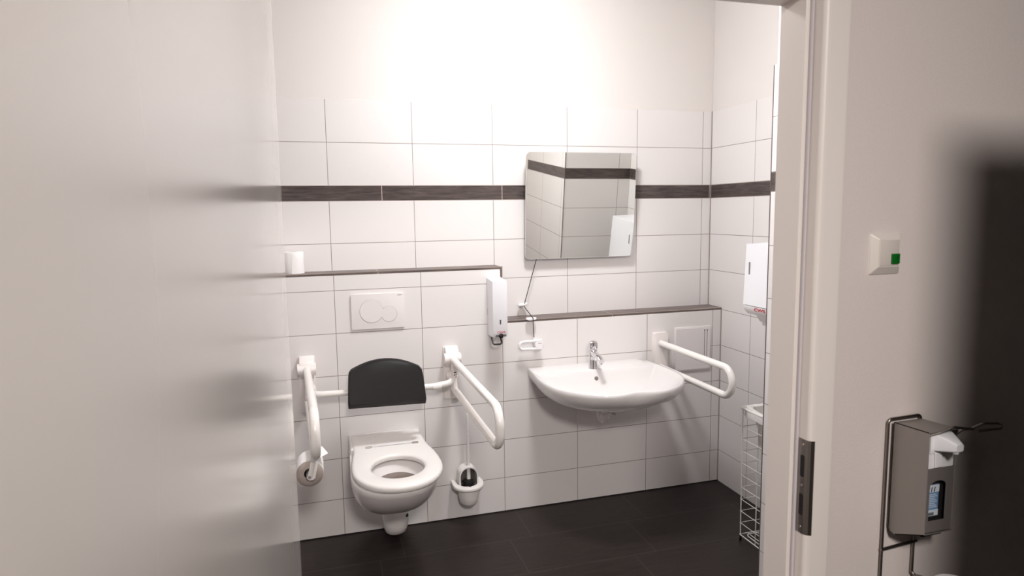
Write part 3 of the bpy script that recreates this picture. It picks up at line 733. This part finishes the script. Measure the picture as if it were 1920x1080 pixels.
b.tube([(x0+.02, y0b+.02, z0+.004), (x1-.02, y0b+.02, z0+.004), (x1-.02, y1b-.02, z0+.004), (x0+.02, y1b-.02, z0+.004)], .0025, .02, n=6, closed=True)
b.build('bottom_grid', 'wire', WK, smooth=60)
for X in (0, 1):
    for Y in (2, 3):
        c = corner(z0); b = MB(); b.cyl((c[X], c[Y], 0), (c[X], c[Y], z0), .0055, n=12); b.build('foot', 'black', WK)
b = MB(); c = corner(z1-.015)
b.tube([(c[0]-.004, c[2]-.004, z1), (c[1]+.004, c[2]-.004, z1), (c[1]+.004, c[3]+.004, z1), (c[0]-.004, c[3]+.004, z1)], .0075, .012, n=10, closed=True)
b.build('rim', 'wire', WK, smooth=60)
BG = None
b = MB(); n = 64; rings = []
cxk, cyk = (x0+x1)/2, (y0b+y1b)/2
def sq(sx, sy, z_, wob, ph):
    out = []
    for k in range(n):
        a = 2*PI*k/n; c, s_ = math.cos(a), math.sin(a)
        w_ = 1+wob*math.sin(7*a+ph)+wob*.6*math.sin(13*a+ph*2)
        out.append((cxk+sx*w_*math.copysign(abs(c)**.33, c), cyk+sy*w_*math.copysign(abs(s_)**.33, s_), z_+.004*math.sin(9*a+ph)))
    return out
rings = [sq(.140, .172, .597, .004, 0), sq(.141, .173, .628, .004, .6)] + [sq(.137, .168, .641, .01, 1.2), sq(.118, .15, .638, .02, 1.5), sq(.100, .14, .58, .03, 2)]
for z_, s_ in ((.50, .94), (.42, .88), (.34, .82), (.27, .74), (.21, .6), (.17, .35)):
    rings.append([(p[0]+.012, p[1], p[2]) for p in sq(.100*s_, .14*s_, z_, .05, z_*12)])
b.loft(rings, False, True)
BG = tag(b.build('bin_bag', 'bag', smooth=60), 'thin white bin bag hanging inside the wire basket', 'bin bag')

# ================================================================ SWITCH
SW = thing('light_switch', (1.227, YW, 1.42), 'cream wall switch with a small green button beside the door frame', 'switch')
xs, zs, hwS, hzS = 1.2275, 1.4235, .0425, .0465
b = MB(); yf_ = YW-.015
b.loft([rrect(xs, zs, 2*hwS, 2*hzS, .003, YW), rrect(xs, zs, 2*hwS-.002, 2*hzS-.002, .003, YW-.003), rrect(xs-.001+.001, zs+.003, 2*hwS-.026, 2*hzS-.030, .002, yf_), rrect(xs, zs+.003, 2*hwS-.030, 2*hzS-.034, .001, yf_)], True, True)
b.build('frame', 'cream', SW, smooth=25)
b = MB(); b.box((xs-.0262, yf_-.0018, zs+.003-.0292), (xs+.0262, yf_+.003, zs+.003+.0292), .001); b.build('rocker', 'creamk', SW, smooth=30)
b = MB(); b.box((xs+.0035, yf_-.0065, zs-.0215), (xs+.0245, yf_-.001, zs+.001), .001); gb = b.build('green_button', 'green', SW, smooth=30)
b = MB(); b.cyl((xs+.0165, yf_-.0069, zs-.007), (xs+.0165, yf_-.006, zs-.007), .0018, n=12); b.build('button_dot', 'dark', gb)

# ================================================================ SANITISER DISPENSER
SN = thing('sanitiser_dispenser', (1.31, YW, .63), 'metal lever hand sanitiser dispenser on the rough corridor wall', 'hand sanitiser dispenser')
xa, xb = 1.270, 1.352
b = MB(); yfz = 1.080
b.tube([(xa-.012, YW-.008, .640), (xa-.012, YW-.008, 1.036), (xb+.002, YW-.008, 1.038), (xb+.002, YW-.008, .640)], .0036, .010, n=10)
b.tube([(xa-.012, YW-.008, .655), (xa-.012, YW-.008, .636), (xa+.03, YW-.13, .655)], .0034, .015, n=10)
b.tube([(xb+.002, YW-.008, .66), (xb+.002, YW-.008, .636), (xb-.0+.03, YW-.11, .655)], .0034, .015, n=10)
b.cyl((xa-.016, YW-.009, .716), (xb+.010, YW-.009, .722), .0038, n=10)
for z_ in (.95, .80): b.cyl((xb-.03, YW, z_), (xb-.03, YW-.012, z_), .004, n=8)
b.build('wire_frame', 'steel', SN, smooth=60)
b = MB()   # housing: side panels, top and back
t = .002
side = [(YW-.012, 1.030), (yfz, 1.034), (yfz-.002, .797), (YW-.03, .762), (YW-.018, .766), (YW-.012, .778)]
b.prism([(xa, y, z) for y, z in side], (t, 0, 0)); b.prism([(xb-t, y, z) for y, z in side], (t, 0, 0))
b.prism([(xa, YW-.012, 1.030), (xa, yfz, 1.034), (xa, yfz, 1.032), (xa, YW-.012, 1.028)], (xb-xa, 0, 0))
b.box((xa, YW-.014, .775), (xb, YW-.012, 1.03)); b.prism([(xa, yfz-.002, .797), (xa, YW-.03, .762), (xa, YW-.03, .764), (xa, yfz-.002, .799)], (xb-xa, 0, 0))
b.build('housing', 'alu', SN, smooth=30)
b = MB()   # front panel with window: frame of four pieces with arched top
fz0, fz1 = .800, .948
wx0, wx1, wz0, wz1 = xa+.012, xb-.022, .826, .920
n = 12; cxw = (wx0+wx1)/2; rw = (wx1-wx0)/2
hole = [(wx1, wz0), (wx1, wz1-rw*.6)] + [(cxw+rw*math.cos(PI*k/n), wz1-rw*.6+rw*.6*math.sin(PI*k/n)) for k in range(1, n)] + [(wx0, wz1-rw*.6), (wx0, wz0)]
bm_ = b.bm
def front_ring(y):
    o_ = []
    for (hx_, hz_) in hole:
        # outer partner by projecting to panel border
        dx, dz = hx_-cxw, hz_-(wz0+wz1)/2
        sc_ = 1e9
        if dx > 1e-6: sc_ = min(sc_, (xb-.003-cxw)/dx)
        if dx < -1e-6: sc_ = min(sc_, (xa+.002-cxw)/dx)
        if dz > 1e-6: sc_ = min(sc_, (fz1-(wz0+wz1)/2)/dz)
        if dz < -1e-6: sc_ = min(sc_, (fz0-(wz0+wz1)/2)/dz)
        o_.append((cxw+dx*sc_, y, (wz0+wz1)/2+dz*sc_))
    return o_
fy = yfz+.001
b.prism([(xa+.002, fy, fz0), (wx0, fy, fz0), (wx0, fy, fz1), (xa+.002, fy, fz1)], (0, .002, 0))
b.prism([(wx1, fy, fz0), (xb-.002, fy, fz0), (xb-.002, fy, fz1), (wx1, fy, fz1)], (0, .002, 0))
b.prism([(wx0, fy, fz0), (wx1, fy, fz0), (wx1, fy, wz0), (wx0, fy, wz0)], (0, .002, 0))
arc = [(cxw+rw*math.cos(PI*k/n), fy, wz1-rw*.6+rw*.6*math.sin(PI*k/n)) for k in range(n+1)]
b.prism(arc+[(wx0, fy, fz1), (wx1, fy, fz1)], (0, .002, 0))
b.build('front_panel', 'dispw', SN)
b = MB(); b.prism([(xa+.002, yfz+.004, fz1), (xb-.002, yfz+.004, fz1), (xb-.002, yfz+.02, fz1+.012), (xa+.002, yfz+.02, fz1+.012)], (0, 0, .001)); b.build('panel_lip', 'dispw', SN)
# bottle inside
BT = thing('sanitiser_bottle', (1.31, 1.13, .78), 'plastic sanitiser bottle with blue label inside the metal dispenser', 'bottle')
b = MB(); b.loft([rrect(1.311, .858, .066, .150, .008, 1.095), rrect(1.311, .858, .068, .152, .01, 1.100), rrect(1.311, .858, .068, .152, .01, 1.160)]); bt = b.build('body', 'dark', BT, smooth=40)
b = MB(); b.box((wx0-.002, 1.0925, .832), (wx1-.008, 1.0945, .905)); lb = b.build('label', 'label', BT)
b = MB(); b.box((wx0-.002, 1.0915, .888), (wx1-.008, 1.0925, .905)); b.build('label_band', 'labelw', lb)
b = MB(); b.box((wx0-.002, 1.0915, .832), (wx1-.008, 1.0925, .846)); b.build('label_band', 'labelw', lb)
b = MB()
for k in range(3):
    xx = wx0+.009+k*.008; b.tube([(xx, 1.091, .890), (xx+.001, 1.091, .897), (xx+.0035, 1.091, .9005)], .0011, n=6)
b.build('hand_symbol', 'ink', lb)
b = MB()
for k in range(8):
    z_ = .852+k*.0042; b.box((wx0+.002, 1.0917, z_), (wx1-.012-.003*(k % 3), 1.0925, z_+.0014))
b.build('print_lines', 'labelw', lb)
b = MB()
for k in range(5): b.box((wx0+.006+k*.0045, 1.0908, .8335), (wx0+.009+k*.0045, 1.0915, .8405))
b.build('print_marks', 'ink', lb)
# pump head
b = MB(); b.loft([rrect(1.309, .968, .076, .038, .003, 1.083), rrect(1.309, .968, .076, .038, .003, 1.14)], True, True); pm = b.build('pump_base', 'plastic', SN, smooth=40)
b = MB(); b.prism([(1.289, 1.082, .985), (1.307, 1.082, .987), (1.313, 1.082, .953), (1.292, 1.082, .951)], (0, -.004, 0), .001); b.build('pump_rib', 'plastic', pm)
b = MB(); b.loft([[(1.276+(1.356-1.276)*0+dx, y_, z_) for dx, z_ in ((0, zb), (w2, zb), (w2, zt), (0, zt))] for y_, w2, zb, zt in ((1.12, .060, .985, 1.026), (1.08, .060, .985, 1.026))]); b.build('pump_body', 'plastic', pm, smooth=40)
b = MB(); b.loft([rrect((xa_+xb_)/2, (za_+zb_)/2, xb_-xa_, zb_-za_, .004, y_, 3) for y_, xa_, xb_, za_, zb_ in ((1.090, 1.283, 1.338, .990, 1.030), (1.080, 1.284, 1.337, .990, 1.030), (1.060, 1.290, 1.327, .995, 1.026), (1.040, 1.2955, 1.318, 1.000, 1.020), (1.036, 1.297, 1.3165, 1.002, 1.018))]); b.build('nozzle', 'cool_plastic', pm, smooth=40)
b = MB(); b.cyl((1.307, 1.045, .994), (1.307, 1.045, 1.003), .0055, n=14); b.build('nozzle_tip', 'plastic', pm)
# lever: wire with paddle loop
b = MB()
b.tube([(xa+.002, 1.083, 1.026), (xa+.024, 1.074, 1.034), (xa+.050, 1.066, 1.046), (xa+.075, 1.062, 1.042), (xa+.098, 1.056, 1.040)], .0030, .01, n=10)
b.tube([(xb-.004, 1.083, 1.020), (xb, 1.070, 1.036), (xb+.010, 1.060, 1.040)], .0030, n=10)
b.tube([(xa+.096, 1.060, 1.041), (xa+.118, 1.052, 1.052), (xa+.150, 1.044, 1.051), (xa+.158, 1.040, 1.045), (xa+.150, 1.036, 1.042), (xa+.100, 1.048, 1.038)], .0028, .006, n=10)
b.build('lever', 'steel', SN, smooth=60)
# drip tray on the wire arms
b = MB(); b.lathe((1.372, 1.075, .650), (0, 0, 1), [(0, .03), (.004, .040), (.012, .046), (.0135, .0455), (.006, .038), (.004, .0)], 36, True, False)
b.build('drip_tray', 'plastic', SN, smooth=50)

# ================================================================ OUT OF FRAME: lamps and added shadow-casting cabinet
L1 = thing('ceiling_lamp', (ROOM_LAMP[0], ROOM_LAMP[1], CEIL), 'flat round opal ceiling lamp in the washroom above the picture', 'lamp')
b = MB(); b.lathe((ROOM_LAMP[0], ROOM_LAMP[1], CEIL), (0, 0, -1), [(0, .155), (.03, .16), (.06, .16), (.065, .10), (.09, .08)], 40); b.build('socket', 'plastic', L1, smooth=40)
b = MB(); b.lathe(ROOM_LAMP, (0, 0, -1), [(-.05*math.cos(PI*k/24), .15*math.sin(PI*k/24)+1e-4) for k in range(25)], 40); b.build('glass_dome', 'lampw', L1, smooth=60)
L2 = thing('ceiling_lamp', (CORR_LAMP[0], CORR_LAMP[1], CEIL), 'flat round corridor lamp behind the camera, outside the picture', 'lamp')
b = MB(); b.lathe((CORR_LAMP[0], CORR_LAMP[1], CEIL), (0, 0, -1), [(0, .16), (.035, .165), (.035, .145), (.01, .14), (.01, 0)], 40, True, False); b.build('casing', 'plastic', L2, smooth=40)
b = MB(); b.lathe((CORR_LAMP[0], CORR_LAMP[1], CEIL-.03), (0, 0, -1), [(0, .143), (.003, .143)], 40); b.build('diffuser', 'clampw', L2)
CB = thing('shadow_blocker', (1.42, .33, 0), 'unseen added cabinet right of the picture', 'blocker')  # added out of view to throw the soft dark shadow on the wall
cb = (1.00, .18, 0, 1.76, .50, 1.93)
b = MB(); b.box(cb[:3], cb[3:], .004); b.build('body', 'blocker', CB)
for k in (0, 1):  # door fronts and handles dressing the added shadow caster
    xd = cb[0]+.006+k*(cb[3]-cb[0])/2; b = MB(); b.box((xd, .16, .06), (xd+(cb[3]-cb[0])/2-.012, .18, 1.91), .003); dd = b.build('door', 'blocker', CB)
    b = MB(); b.tube([(xd+.29-.27*k, .158, .95), (xd+.29-.27*k, .135, .96), (xd+.29-.27*k, .135, 1.09), (xd+.29-.27*k, .158, 1.10)], .005, .01, n=8); b.build('handle', 'steel', dd, smooth=60)
